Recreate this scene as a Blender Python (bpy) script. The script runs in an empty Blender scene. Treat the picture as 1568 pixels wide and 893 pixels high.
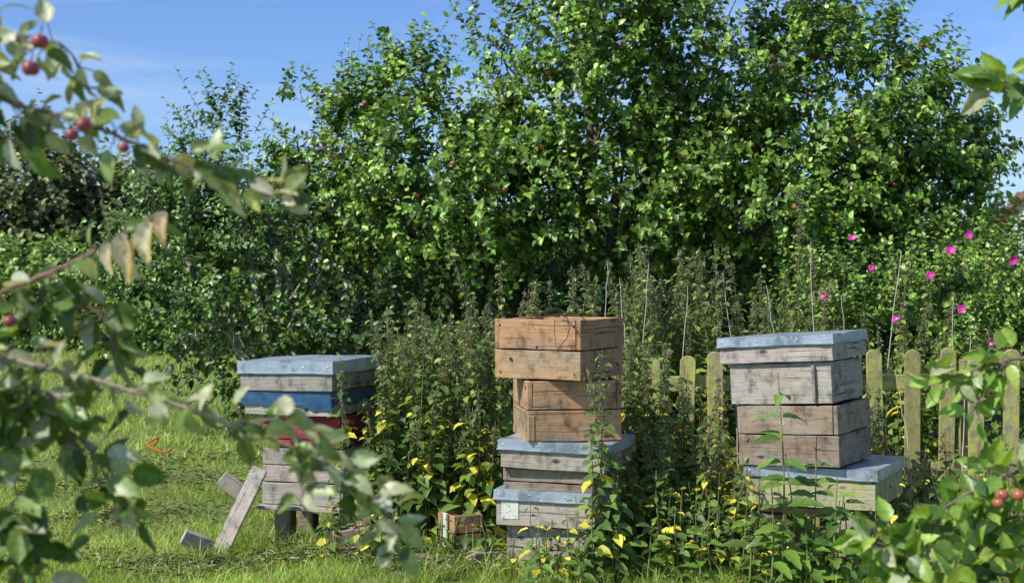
import bpy, math, random
import numpy as np
from mathutils import Vector, Matrix, noise as mnoise
rng=np.random.default_rng(11); random.seed(11)
S=bpy.context.scene
S.view_settings.view_transform='Standard'; S.view_settings.look='None'; S.view_settings.exposure=0

# ---------------------------------------------------------------- helpers
def build(name,V,Fs,mats,midx=None,col=None,gc=None,smooth=True,parent=None):
    me=bpy.data.meshes.new(name); V=np.asarray(V,dtype=np.float32)
    me.vertices.add(len(V)); me.vertices.foreach_set('co',V.ravel())
    loops=np.concatenate([np.asarray(F,dtype=np.int32).ravel() for F in Fs if len(F)])
    tot=np.concatenate([np.full(len(F),np.asarray(F).shape[1],dtype=np.int32) for F in Fs if len(F)])
    st=np.concatenate([[0],np.cumsum(tot)[:-1]]).astype(np.int32)
    me.loops.add(len(loops)); me.polygons.add(len(tot))
    me.loops.foreach_set('vertex_index',loops); me.polygons.foreach_set('loop_start',st)
    for m in mats: me.materials.append(m)
    if midx is not None: me.polygons.foreach_set('material_index',np.asarray(midx,dtype=np.int32))
    me.polygons.foreach_set('use_smooth',np.full(len(tot),smooth,dtype=bool))
    me.update(calc_edges=True)
    if col is not None:
        a=me.attributes.new('Col','FLOAT_COLOR','POINT'); c=np.ones((len(V),4),dtype=np.float32); c[:,:3]=col
        a.data.foreach_set('color',c.ravel())
    if gc is not None:
        a=me.attributes.new('gc','FLOAT_VECTOR','POINT'); a.data.foreach_set('vector',np.asarray(gc,dtype=np.float32).ravel())
    ob=bpy.data.objects.new(name,me); S.collection.objects.link(ob)
    if parent: ob.parent=parent
    return ob
def empty(name):
    e=bpy.data.objects.new(name,None); e.empty_display_size=.1; S.collection.objects.link(e); return e
def nrm(a): return a/np.maximum(np.linalg.norm(a,axis=-1,keepdims=True),1e-9)

class Acc:
    def __init__(s): s.V=[];s.F={3:[],4:[]};s.M={3:[],4:[]};s.C=[];s.n=0
    def add(s,V,F,C,m=0):
        V=np.asarray(V,float);F=np.asarray(F); s.V.append(V); s.F[F.shape[1]].append(F+s.n); s.M[F.shape[1]].append(np.full(len(F),m))
        C=np.asarray(C,float); s.C.append(np.broadcast_to(C,(len(V),3)) if C.ndim==1 else C); s.n+=len(V)
    def make(s,name,mats,parent=None,smooth=True):
        Fs=[];mi=[]
        for k in (3,4):
            if s.F[k]: Fs.append(np.concatenate(s.F[k])); mi.append(np.concatenate(s.M[k]))
        return build(name,np.concatenate(s.V),Fs,mats,np.concatenate(mi),np.concatenate(s.C),None,smooth,parent)

def tpl_small(w=.28,fold=.07,droop=.12):
    v=np.array([[0,0,0],[.5,0,-fold*.4],[1,0,-droop],[.28,w,fold],[.7,w*.72,fold*.5],[.28,-w,fold],[.7,-w*.72,fold*.5]],float)
    f=np.array([[0,1,3],[1,4,3],[1,2,4],[0,5,1],[1,5,6],[1,6,2]]); return v,f
def tpl_big(w=.3,fold=.1,droop=.25,n=9,twist=0.,ser=.02,sharp=1.0):
    vs=[];fs=[]
    for i in range(n+1):
        t=i/n; ww=w*(math.sin(math.pi*min(1,t**.8))**.75)*(1-.25*t*sharp)
        if i in(0,n): ww=.004
        s=ser*(1 if i%2 else -1) if 0<i<n else 0
        zc=-droop*t*t; a=twist*t
        for y,z in((ww+s,fold*ww/w*1.0),(ww*.5,fold*.15),(0,-fold*.25),(-ww*.5,fold*.15),(-ww-s,fold*ww/w)):
            vs.append([t,y*math.cos(a)-z*math.sin(a),zc+z*math.cos(a)+y*math.sin(a)])
    for i in range(n):
        for j in range(4):
            a=i*5+j; fs.append([a,a+5,a+6,a+1])
    return np.array(vs,float),np.array(fs)
def leaves(acc,P,D,N,L,C,tpl,m=0,wscale=1.):
    tv,tf=tpl; D=nrm(D); Y=nrm(np.cross(N,D)); Z=np.cross(D,Y); L=np.asarray(L)[:,None,None]
    V=P[:,None,:]+L*(tv[None,:,0:1]*D[:,None,:]+tv[None,:,1:2]*wscale*Y[:,None,:]+tv[None,:,2:3]*Z[:,None,:])
    k=len(tv); F=(tf[None]+(np.arange(len(P))*k)[:,None,None]).reshape(-1,tf.shape[1])
    acc.add(V.reshape(-1,3),F,np.repeat(C,k,axis=0),m)
def tube(acc,pts,rad,sides,C,m=0):
    pts=np.asarray(pts,float); n=len(pts); T=nrm(np.gradient(pts,axis=0))
    ref=np.array([0.,0,1]) if abs(T[0][2])<.9 else np.array([1.,0,0])
    A=nrm(np.cross(T,ref)); B=np.cross(T,A); ang=np.arange(sides)*2*math.pi/sides
    V=pts[:,None]+np.asarray(rad,float)[:,None,None]*(np.cos(ang)[None,:,None]*A[:,None]+np.sin(ang)[None,:,None]*B[:,None])
    F=[]
    for i in range(n-1):
        for j in range(sides):
            a=i*sides+j;b=i*sides+(j+1)%sides; F.append([a,b,b+sides,a+sides])
    acc.add(V.reshape(-1,3),np.array(F),C,m)
def smoothpath(pts,n=6,jit=0.):
    pts=np.asarray(pts,float); out=[]
    P=np.vstack([2*pts[0]-pts[1],pts,2*pts[-1]-pts[-2]])
    for i in range(1,len(P)-2):
        for k in range(n):
            t=k/n; a,b,c,d=P[i-1],P[i],P[i+1],P[i+2]
            out.append(.5*((2*b)+(c-a)*t+(2*a-5*b+4*c-d)*t*t+(-a+3*b-3*c+d)*t**3))
    out.append(pts[-1]); out=np.array(out)
    if jit: out[1:-1]+=rng.normal(0,jit,(len(out)-2,3))
    return out
def twigs(acc,B,E,r,C,m=1):
    D=nrm(E-B); up=np.tile([0.31,0.2,.93],(len(B),1)); A=nrm(np.cross(D,up)); Bn=np.cross(D,A)
    V=[]
    for a in (0,2.1,4.2): V.append(B+r*(math.cos(a)*A+math.sin(a)*Bn))
    for a in (0,2.1,4.2): V.append(E+r*.35*(math.cos(a)*A+math.sin(a)*Bn))
    V=np.stack(V,1).reshape(-1,3); f=np.array([[0,1,4,3],[1,2,5,4],[2,0,3,5]])
    F=(f[None]+(np.arange(len(B))*6)[:,None,None]).reshape(-1,4); acc.add(V,F,C,m)
def palette(n,cols,ws,jit=.18):
    cols=np.array(cols,float); ws=np.array(ws,float);ws/=ws.sum()
    c=cols[rng.choice(len(cols),n,p=ws)]*rng.uniform(1-jit,1+jit,(n,1)); return c*rng.uniform(.93,1.07,(n,3))
def shoots(acc,B,D,L,K,leaf,cols,ws,tpl,twr=.003,twc=(.09,.07,.05),grav=.15,spread=.95):
    n=len(B); D=nrm(D); ref=rng.normal(size=(n,3)); A=nrm(np.cross(D,ref)); Bn=np.cross(D,A)
    E=B+D*L[:,None]; E[:,2]-=grav*L
    twigs(acc,B,E,twr,np.array(twc))
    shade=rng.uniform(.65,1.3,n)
    for k in range(K):
        t=(k+.3+rng.uniform(0,.6,n))/K; p=B+D*(L*t)[:,None]; p[:,2]-=grav*L*t*t
        a=k*2.4+rng.uniform(-.4,.4,n)
        rad=np.cos(a)[:,None]*A+np.sin(a)[:,None]*Bn
        d=nrm(D*.45+rad*spread+rng.normal(0,.18,(n,3))+np.array([0,0,-.1]))
        nn=nrm(D*.5+np.array([-.2,-.25,.7])+rng.normal(0,.48,(n,3)))
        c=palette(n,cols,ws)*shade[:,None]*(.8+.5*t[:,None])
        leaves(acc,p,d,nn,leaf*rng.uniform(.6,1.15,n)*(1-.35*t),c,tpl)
def sphere_apple(acc,c,r,col,stalk=True):
    nu,nv=14,10; V=[];C=[]
    for i in range(nv+1):
        th=math.pi*i/nv
        for j in range(nu):
            ph=2*math.pi*j/nu; rr=r*(1-.12*math.cos(th)**6)*(1+.03*math.sin(3*ph)); z=math.cos(th)*rr*(.95-.25*math.exp(-(math.sin(th)/.25)**2))
            V.append((c[0]+rr*math.sin(th)*math.cos(ph),c[1]+rr*math.sin(th)*math.sin(ph),c[2]+z))
            k=.5+.5*math.sin(ph+1)*math.sin(th); C.append(np.array(col)*(.6+.4*k)+np.array([.12,.13,.02])*(1-k)*.6)
    F=[[i*nu+j,(i+1)*nu+j,(i+1)*nu+(j+1)%nu,i*nu+(j+1)%nu] for i in range(nv) for j in range(nu)]
    acc.add(V,np.array(F),np.array(C),2)
    if stalk:
        p=smoothpath([(c[0],c[1],c[2]+r*.75),(c[0]+.003,c[1],c[2]+r*1.3),(c[0]+.002,c[1]+.004,c[2]+r*2.)],3); tube(acc,p,[.0012]*len(p),4,(.12,.1,.04),1)

# ---------------------------------------------------------------- materials
def newmat(name):
    m=bpy.data.materials.new(name); m.use_nodes=True; nt=m.node_tree; nt.nodes.clear()
    o=nt.nodes.new('ShaderNodeOutputMaterial'); return m,nt,o
def N(nt,t,**k):
    n=nt.nodes.new(t)
    for a,b in k.items(): setattr(n,a,b)
    return n
def ramp(nt,src,stops,interp='LINEAR'):
    r=N(nt,'ShaderNodeValToRGB'); r.color_ramp.interpolation=interp; e=r.color_ramp.elements
    while len(e)<len(stops): e.new(.5)
    for i,(p,c) in enumerate(stops): e[i].position=p; e[i].color=(c,c,c,1) if not hasattr(c,'__len__') else (*c,1)
    nt.links.new(src,r.inputs[0]); return r.outputs[0]
def mix(nt,f,a,b,mode='MIX'):
    m=N(nt,'ShaderNodeMix',data_type='RGBA',blend_type=mode)
    for i,v in ((0,f),(6,a),(7,b)):
        if hasattr(v,'is_output'): nt.links.new(v,m.inputs[i])
        elif hasattr(v,'__len__'): m.inputs[i].default_value=(*v,1)
        else: m.inputs[i].default_value=v
    return m.outputs[2]
def noiseN(nt,vec,scale,detail=4,rough=.6,dist=0.):
    n=N(nt,'ShaderNodeTexNoise'); n.inputs['Scale'].default_value=scale; n.inputs['Detail'].default_value=detail
    n.inputs['Roughness'].default_value=rough; n.inputs['Distortion'].default_value=dist
    if vec is not None: nt.links.new(vec,n.inputs['Vector'])
    return n.outputs[0]
def mapping(nt,vec,sc,loc=(0,0,0)):
    m=N(nt,'ShaderNodeMapping'); m.inputs['Scale'].default_value=sc; m.inputs['Location'].default_value=loc; nt.links.new(vec,m.inputs[0]); return m.outputs[0]
def bump(nt,h,strength=.3,dist=.01):
    b=N(nt,'ShaderNodeBump'); b.inputs['Strength'].default_value=strength; b.inputs['Distance'].default_value=dist; nt.links.new(h,b.inputs['Height']); return b.outputs[0]
def leafmat(name,rough=.42,trans=.3,spec=.5,tmul=(1.7,1.6,.6),nz=False):
    m,nt,o=newmat(name); c=N(nt,'ShaderNodeAttribute',attribute_name='Col').outputs['Color']
    p=N(nt,'ShaderNodeBsdfPrincipled'); p.inputs['Roughness'].default_value=rough
    if nz:
        g=N(nt,'ShaderNodeNewGeometry'); z=noiseN(nt,g.outputs['Position'],90,3)
        c=mix(nt,1.,c,ramp(nt,z,[(.3,.7),(.7,1.2)]),'MULTIPLY'); nt.links.new(bump(nt,z,.25,.004),p.inputs['Normal'])
    nt.links.new(c,p.inputs['Base Color'])
    p.inputs['Specular IOR Level'].default_value=spec
    t=N(nt,'ShaderNodeBsdfTranslucent'); tc=mix(nt,1.,c,tmul,'MULTIPLY'); nt.links.new(tc,t.inputs[0])
    ms=N(nt,'ShaderNodeMixShader'); ms.inputs[0].default_value=trans
    nt.links.new(p.outputs[0],ms.inputs[1]); nt.links.new(t.outputs[0],ms.inputs[2]); nt.links.new(ms.outputs[0],o.inputs[0]); return m
def barkmat(name):
    m,nt,o=newmat(name); a=N(nt,'ShaderNodeAttribute',attribute_name='Col'); g=N(nt,'ShaderNodeNewGeometry')
    nz=noiseN(nt,mapping(nt,g.outputs['Position'],(1,1,.35)),55,6,.7)
    c=mix(nt,1.,a.outputs['Color'],ramp(nt,nz,[(.3,.45),(.7,1.5)]),'MULTIPLY')
    p=N(nt,'ShaderNodeBsdfPrincipled'); nt.links.new(c,p.inputs['Base Color']); p.inputs['Roughness'].default_value=.85
    nt.links.new(bump(nt,nz,.5,.01),p.inputs['Normal']); nt.links.new(p.outputs[0],o.inputs[0]); return m
def woodmat(name,ca,cb,grey,gamt,lichen=None,lamt=0.,dark=(.05,.035,.025),rough=.8,stain=.4,knots=.85):
    m,nt,o=newmat(name); g=N(nt,'ShaderNodeAttribute',attribute_name='gc').outputs['Vector']; t=N(nt,'ShaderNodeAttribute',attribute_name='Col')
    grain=noiseN(nt,mapping(nt,g,(2.5,45,45)),2.2,7,.65,.6)
    fine=noiseN(nt,mapping(nt,g,(6,180,180)),1.5,4,.7,.2)
    big=noiseN(nt,mapping(nt,g,(1.6,4,4)),2.3,5,.6,.3)
    c=mix(nt,ramp(nt,grain,[(.32,0.),(.68,1.)]),ca,cb)
    gm=ramp(nt,big,[(max(0,.62-gamt*.5),0.),(min(1,.78-gamt*.35),1.)])
    gg=mix(nt,ramp(nt,fine,[(.3,0.),(.7,1.)]),[x*.6 for x in grey],[x*1.2 for x in grey])
    c=mix(nt,gm,c,gg)
    if lichen:
        l=noiseN(nt,mapping(nt,g,(5,9,9),(3,1,7)),3,7,.75)
        c=mix(nt,ramp(nt,l,[(.62-lamt*.35,0.),(.7-lamt*.2,1.)]),c,lichen)
    cr=noiseN(nt,mapping(nt,g,(1.3,60,60),(9,2,4)),1.6,3,.5,.8)
    c=mix(nt,ramp(nt,cr,[(.31,.8),(.37,0.)]),c,dark)
    vo=N(nt,'ShaderNodeTexVoronoi'); vo.inputs['Scale'].default_value=1.; nt.links.new(mapping(nt,g,(5,11,11),(1,.3,.6)),vo.inputs['Vector'])
    c=mix(nt,ramp(nt,vo.outputs['Distance'],[(.07,knots),(.14,0.)]),c,[x*.9 for x in dark])
    st=noiseN(nt,mapping(nt,g,(7,5,5),(4,4,2)),2.2,6,.7)
    c=mix(nt,1.,c,ramp(nt,st,[(.3,stain),(.5,1.),(.75,1.12)]),'MULTIPLY')
    c=mix(nt,1.,c,t.outputs['Color'],'MULTIPLY')
    p=N(nt,'ShaderNodeBsdfPrincipled'); nt.links.new(c,p.inputs['Base Color']); p.inputs['Roughness'].default_value=rough
    p.inputs['Specular IOR Level'].default_value=.25
    hh=N(nt,'ShaderNodeMath',operation='ADD'); nt.links.new(grain,hh.inputs[0]); nt.links.new(fine,hh.inputs[1])
    nt.links.new(bump(nt,hh.outputs[0],.6,.004),p.inputs['Normal']); nt.links.new(p.outputs[0],o.inputs[0]); return m
def simplemat(name,ca,cb,scale=8,rough=.7,metal=0.,bs=.2,detail=6,cc=None):
    m,nt,o=newmat(name); tc=N(nt,'ShaderNodeTexCoord').outputs['Object']; nz=noiseN(nt,tc,scale,detail,.65)
    c=mix(nt,ramp(nt,nz,[(.35,0.),(.65,1.)]),ca,cb)
    if cc:
        n2=noiseN(nt,mapping(nt,tc,(1,1,1),(5,5,5)),scale*.5,7,.75); c=mix(nt,ramp(nt,n2,[(.52,0.),(.60,.85)]),c,cc)
    p=N(nt,'ShaderNodeBsdfPrincipled'); nt.links.new(c,p.inputs['Base Color']); p.inputs['Roughness'].default_value=rough; p.inputs['Metallic'].default_value=metal
    nt.links.new(bump(nt,nz,bs,.01),p.inputs['Normal']); nt.links.new(p.outputs[0],o.inputs[0]); return m

M_leaf=leafmat('leaf_foliage',.38,.2,.55); M_near=leafmat('leaf_near',.38,.3,.5,(1.6,1.5,.6),True); M_grass=leafmat('grass_blades',.5,.38,.35,(1.4,1.35,.6)); M_bark=barkmat('bark')
M_nettle=leafmat('nettle_leaf',.48,.24,.45)
M_dry=leafmat('dry_stalks',.8,.1,.2,(1,1,1))
W_tan=woodmat('wood_tan',(.60,.36,.19),(.44,.245,.125),(.40,.30,.21),.3,stain=.28)
W_grey=woodmat('wood_weathered',(.40,.31,.23),(.52,.43,.34),(.48,.44,.38),.7,stain=.30)
W_brown=woodmat('wood_brown',(.38,.26,.175),(.26,.17,.115),(.40,.34,.27),.5,stain=.30)
W_pale=woodmat('wood_pale_green',(.50,.43,.27),(.40,.38,.19),(.46,.43,.29),.5,(.42,.43,.14),.4)
W_red=woodmat('wood_red_paint',(.38,.03,.045),(.27,.025,.035),(.34,.10,.09),.25,rough=.6,stain=.5,knots=.3)
W_fence=woodmat('wood_fence_lichen',(.47,.44,.20),(.40,.38,.17),(.42,.38,.27),.4,(.58,.59,.14),.55,(.16,.15,.07),stain=.6,knots=.4)
M_zinc=simplemat('zinc_sheet',(.34,.41,.48),(.50,.55,.62),14,.36,.35,.25,7,(.20,.24,.27))
M_blue=simplemat('blue_tarpaulin',(.015,.06,.13),(.03,.105,.21),20,.4,0,.3)
M_dark=simplemat('dark_void',(.01,.009,.007),(.015,.012,.01),8,.9)
M_paper=simplemat('paper_label',(.75,.73,.66),(.66,.67,.56),90,.7,0,.1,4,(.2,.38,.2))
M_brick=simplemat('brick_block',(.40,.30,.22),(.30,.25,.2),25,.9,0,.6)
def mat_apple():
    m,nt,o=newmat('apple_skin'); a=N(nt,'ShaderNodeAttribute',attribute_name='Col'); p=N(nt,'ShaderNodeBsdfPrincipled'); nt.links.new(a.outputs['Color'],p.inputs['Base Color'])
    p.inputs['Roughness'].default_value=.32; nt.links.new(p.outputs[0],o.inputs[0]); return m
M_apple=mat_apple()

# ---------------------------------------------------------------- boards / hives
class MB:
    def __init__(s): s.V=[];s.G=[];s.C=[];s.F=[];s.M=[];s.n=0
    def box(s,M,L,T,H,mat=0,tint=None,seg=6,jit=.0012):
        off=rng.uniform(-20,20,3); tint=tint if tint is not None else rng.uniform(.78,1.18)
        tc=np.array([tint*rng.uniform(.97,1.03) for _ in range(3)])
        V=[];G=[]
        bow=rng.normal(0,.0012); ph=rng.uniform(0,6)
        for i in range(seg+1):
            x=-L/2+L*i/seg; w=math.sin(ph+i*1.3)*jit
            for y,z in((-T/2,-H/2),(T/2,-H/2),(T/2,H/2),(-T/2,H/2)):
                p=Vector((x+rng.normal(0,.0008)*(i in(0,seg)),y+bow*math.sin(math.pi*i/seg),z+w+rng.normal(0,jit*.4)))
                V.append((M@p)[:]); G.append((x+off[0],y+off[1],z+off[2]))
        F=[]
        for i in range(seg):
            for j in range(4):
                a=i*4+j;b=i*4+(j+1)%4; F.append([a,b,b+4,a+4][::-1])
        F.append([0,1,2,3]); e=seg*4; F.append([e+3,e+2,e+1,e])
        s.V+=V;s.G+=G;s.C+=[tc]*len(V);s.F+=[[k+s.n for k in f] for f in F];s.M+=[mat]*len(F);s.n+=len(V)
    def make(s,name,mats,parent,bevel=.0035):
        ob=build(name,np.array(s.V),[np.array(s.F)],mats,s.M,np.array(s.C),np.array(s.G),False,parent)
        if bevel:
            b=ob.modifiers.new('bevel','BEVEL'); b.width=bevel; b.segments=2; b.limit_method='ANGLE'
        return ob
def T(x,y,z): return Matrix.Translation((x,y,z))
def RZ(a): return Matrix.Rotation(math.radians(a),4,'Z')
def RY(a): return Matrix.Rotation(math.radians(a),4,'Y')
def RX(a): return Matrix.Rotation(math.radians(a),4,'X')
def hive_box(mb,M,w,d,z0,z1,rows,mat=0,tints=None,th=.022,split=None,lid=True):
    hs=split or [1/rows]*rows; z=z0; H=z1-z0
    for r in range(rows):
        h=H*hs[r]; zc=z+h/2; hh=h-.006; z+=h
        tt=(tints[r] if tints else rng.uniform(.85,1.12)); o=rng.normal(0,.002,4)
        fl=(r%2==0)
        Lf=w if fl else w-2*th-.001; Ls=d-2*th-.001 if fl else d
        mb.box(M@T(o[0],-d/2+th/2+o[1],zc),Lf,th,hh,mat,tt)
        mb.box(M@T(0,d/2-th/2,zc),Lf,th,hh,mat,tt)
        mb.box(M@T(w/2-th/2+o[2],0,zc)@RZ(90),Ls,th,hh,mat,tt*.8)  # right boards tinted darkest: the shaded side is put into the colour
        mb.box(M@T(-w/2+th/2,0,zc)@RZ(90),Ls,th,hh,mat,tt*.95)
    if lid: mb.box(M@T(0,0,z1-.03),w-2*th-.004,d-2*th-.004,.012,mat,.8)
def zinc_cap(M,w,d,z0,z1,parent,name='metal_cap',rivets=True):
    n=14; V=[];F=[]
    for i in range(n+1):
        for j in range(n+1):
            u=-w/2+w*i/n; v=-d/2+d*j/n
            zz=z1+.005*mnoise.noise(Vector((u*6+w*9,v*6,z1*5)))+(.002*random.random()); V.append((u,v,zz))
    for i in range(n):
        for j in range(n):
            a=i*(n+1)+j; F.append([a,a+n+1,a+n+2,a+1])
    ring=[i*(n+1) for i in range(n)]+[n*(n+1)+j for j in range(n)]+[i*(n+1)+n for i in range(n,0,-1)]+[j for j in range(n,0,-1)]
    b=len(V); R=len(ring)
    for k in ring:
        u,v,_=V[k]; e=.002+.004*mnoise.noise(Vector((u*14,v*14,3))); V.append((u*(1+e/w),v*(1+e/d),z0+.006*mnoise.noise(Vector((u*9,v*9,1)))))
    for i in range(R):
        j=(i+1)%R; F.append([ring[i],b+i,b+j,ring[j]])
    b2=len(V)
    for i in range(R):
        u,v,z=V[b+i]; V.append((u*(1+.008/w),v*(1+.008/d),z+.001))
    for i in range(R):
        u,v,z=V[b+i]; V.append((u*(1+.008/w),v*(1+.008/d),z-.005))
    for i in range(R):
        j=(i+1)%R; F.append([b+i,b2+i,b2+j,b+j]); F.append([b2+i,b2+R+i,b2+R+j,b2+j])
    if rivets:
        for (x,y,ax) in [(w/2+.003,t*d,0) for t in(-.42,-.2,.05,.28,.43)]+[(t*w,-d/2-.003,1) for t in(-.45,-.15,.2,.45)]:
            c=len(V); zc=(z0+z1)/2
            for k in range(6):
                a=k*math.pi/3; r=.004
                V.append((x,y+r*math.cos(a),zc+r*math.sin(a)) if ax==0 else (x+r*math.cos(a),y,zc+r*math.sin(a)))
            V.append((x+.002,y,zc) if ax==0 else (x,y-.002,zc))
            for k in range(6): F.append([c+k,c+(k+1)%6,c+6,c+6])
    V=np.array([(M@Vector(v))[:] for v in V])
    q=[f for f in F if len(set(f))==4]; t=[f[:3] for f in F if len(set(f))==3]
    fs=[np.array(q)]+([np.array(t)] if t else [])
    return build(name,V,fs,[M_zinc],smooth=False,parent=parent)

def center_hive():
    e=empty('beehive'); B=T(.232,6.92,0)
    m=MB(); M=B@RZ(-30)
    hive_box(m,M,.462,.462,.925,1.213,2,0,[1.,.92],.024,[.49,.51]); m.make('upper_crate',[W_tan],e)
    m=MB(); M2=T(.262,6.93,0)@RZ(9)
    hive_box(m,M2,.452,.42,.632,.922,2,0,[.98,1.08],.024,[.52,.48])
    m.box(M2@T(-.206,-.2125,.70),.03,.006,.12,0,.9); m.make('lower_crate',[W_tan],e)
    M3=T(.262,6.93,0)@RZ(-18)@RY(1.2)
    zinc_cap(M3,.545,.53,.592,.632,e,'roof_sheet')
    m=MB(); hive_box(m,M3,.525,.51,.498,.618,1,0,[.95],.02,lid=True); m.make('roof_rim',[W_grey],e)
    m=MB(); M4=T(.245,6.94,0)@RZ(-20); hive_box(m,M4,.45,.45,.392,.50,2,0,[.8,1.0],.022,[.4,.6]); m.make('super_box',[W_brown],e)
    zinc_cap(T(.235,6.95,0)@RZ(-19),.51,.50,.352,.395,e,'second_roof_sheet')
    m=MB(); hive_box(m,T(.235,6.95,0)@RZ(-19),.49,.48,.222,.378,1,0,[1.05],.02); m.make('second_roof_rim',[W_grey],e)
    m=MB(); M6=T(.25,6.96,0)@RZ(-22); hive_box(m,M6,.42,.43,-.02,.218,2,0,[.85,.95],.022,[.55,.45]); m.make('brood_box',[W_grey],e)
    m=MB(); m.box(T(.235,6.95,0)@RZ(-19)@T(-.175,-.2435,.30),.085,.003,.085,0,1.); m.make('paper_label',[M_paper],e,0)
    m=MB(); m.box(M@T(-.14,-.2335,1.02),.012,.002,.012,0,1.)
    for x,z in((-.2,.96),(-.2,1.18),(.2,.96),(.2,1.18),(.0,1.08)): m.box(M@T(x,-.233,z),.007,.003,.007,0,.4,1)
    m.make('nails',[M_dark],e,0)
center_hive()
def right_hive():
    e=empty('beehive'); y=7.02
    M=T(1.455,y,0)@RZ(-30)@RY(-3.6)
    zinc_cap(M@T(0,0,.0),.58,.565,1.088,1.128,e,'roof_sheet')
    m=MB(); hive_box(m,M,.565,.55,1.0,1.11,1,0,[1.1],.02); m.make('roof_rim',[W_grey],e)
    M1=T(1.455,y,0)@RZ(-30)@RY(-3.0); m=MB()
    hive_box(m,M1,.505,.50,.80,1.0,1,0,[1.0],.022); m.box(M1@T(.17,-.262,.90),.014,.016,.17,0,.8)
    m.box(M1@T(.262,-.02,.865)@RZ(90),.36,.016,.03,0,.9)
    m.make('upper_super',[W_grey],e)
    M2=T(1.475,y,0)@RZ(-31)@RY(-2.4); m=MB()
    hive_box(m,M2,.505,.51,.50,.797,2,0,[.9,1.05],.022,[.52,.48]); m.make('brood_box',[W_brown],e)
    m=MB()
    for k in range(12):
        a=k*math.pi/6; m.box(M2@T(-.02+.007*math.cos(a),-.258,.71+.007*math.sin(a)),.006,.004,.006,0,1,1)
    m.make('round_tag',[M_paper],e,0)
    M3=T(1.572,y+.05,0)@RZ(-27)@RY(-1.0)
    zinc_cap(M3,.65,.63,.452,.497,e,'base_roof_sheet')
    m=MB(); hive_box(m,M3,.625,.605,.305,.482,1,0,[1.05],.022); m.make('base_box',[W_pale],e)
    m=MB(); M4=T(1.55,y+.05,0)@RZ(-27)
    m.box(M4@T(-.06,-.24,.283),.40,.05,.032,0,.9); m.box(M4@T(-.06,.2,.283),.45,.06,.032,0,.9); m.make('stand_rails',[W_tan],e)
    m=MB()
    for bx,by,bz in((-.22,-.22,.20),(-.2,-.2,.09),(.18,-.2,.2),(.2,-.22,.09),(-.2,.2,.15),(.2,.2,.15)):
        m.box(M4@T(bx,by,bz)@RZ(rng.uniform(-12,12)),.12,.18,.1 if by<0 else .2,0,1.,3,.003)
    m.make('stand_blocks',[M_brick],e,.006)
right_hive()
def left_hive():
    e=empty('beehive'); y=7.72
    M=T(-1.08,y,0)@RZ(-21)@RY(-1.0)
    zinc_cap(M,.57,.56,.905,.965,e,'roof_sheet')
    m=MB(); hive_box(m,M,.55,.54,.805,.94,1,0,[.8],.02); m.make('roof_rim',[W_grey],e)
    M1=T(-1.10,y,0)@RZ(-20)
    V=[];F=[];w,d=.52,.50; n=44; per=[]
    for k in range(n): per.append((-w/2+w*k/n,-d/2))
    for k in range(n): per.append((w/2,-d/2+d*k/n))
    for k in range(n): per.append((w/2-w*k/n,d/2))
    for k in range(n): per.append((-w/2,d/2-d*k/n))
    R=len(per); rag=rng.normal(0,.003,R)
    for l in range(7):
        q=l/6
        for i,(a,b) in enumerate(per):
            f=1.012+(.022*mnoise.noise(Vector((a*15,b*15,q*2.5)))+.012*mnoise.noise(Vector((a*34,b*34,q))))*q*1.3+q*.02
            z=.812-q*.085+(.05*mnoise.noise(Vector((a*6,b*6,7)))+.012*mnoise.noise(Vector((a*22,b*22,3)))+rag[i])*q
            V.append((M1@Vector((a*f,b*f,z)))[:])
    for l in range(6):
        for i in range(R):
            j=(i+1)%R; F.append([l*R+i,(l+1)*R+i,(l+1)*R+j,l*R+j])
    build('blue_cloth',np.array(V),[np.array(F)],[M_blue],smooth=True,parent=e)
    m=MB(); hive_box(m,M1,.515,.495,.675,.80,2,0,[1.05,.9],.02,[.55,.45]); m.make('cloth_box',[W_grey],e)
    M2=T(-1.05,y,0)@RZ(-18); m=MB(); hive_box(m,M2,.445,.43,.505,.672,2,0,[1.,1.1],.02,[.25,.75]); m.make('red_super',[W_red],e)
    M3=T(-1.04,y,0)@RZ(-16); m=MB(); hive_box(m,M3,.465,.47,.20,.502,3,0,[.95,1.05,.9],.022,[.4,.3,.3]); m.box(M3@T(0,-.25,.19),.5,.07,.02,0,1.)
    m.make('brood_box',[W_grey],e)
    m=MB(); M4=T(-1.0,y,0)@RZ(-14)
    for bx,by in((-.18,-.16),(.2,-.16),(-.18,.16),(.2,.16)): m.box(M4@T(bx,by,.09),.09,.09,.19,0,.9,3)
    m.box(M4@T(.22,-.2,.13),.22,.08,.05,0,1.)
    m.make('stand_legs',[W_brown],e)
left_hive()
e=empty('leaning_planks'); m=MB()
m.box(T(-1.40,7.32,.21)@RZ(-12)@RX(-14)@RY(-68),.46,.022,.085,0,1.1)
m.box(T(-1.44,7.42,.30)@RZ(8)@RY(38),.20,.022,.085,0,1.)
m.box(T(-1.62,7.3,.05)@RZ(25)@RY(24)@RX(20),.16,.035,.075,0,1.0); m.make('planks',[W_grey],e)
e=empty('small_nucleus_box'); m=MB(); M=T(-.265,7.25,0)@RZ(28)
hive_box(m,M,.16,.20,.02,.21,2,0,[.8,.9],.015); m.make('body',[W_tan],e)
m=MB(); m.box(M@T(-.092,-.02,.13)@RZ(90),.04,.012,.17,0,1.1); m.make('pale_batten',[M_paper],e)
e=empty('timber_offcuts'); m=MB()
m.box(T(-.78,7.2,.10)@RZ(15)@RY(-6),.26,.09,.08,0,1.1); m.box(T(-.72,7.1,.03)@RZ(-10),.3,.1,.05,0,.9)
m.box(T(-.05,7.0,.04)@RZ(30)@RY(4),.34,.07,.04,0,1.); m.box(T(-.42,6.95,.03)@RZ(-30)@RY(8),.22,.08,.04,0,1.); m.make('offcuts',[W_brown],e)

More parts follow.
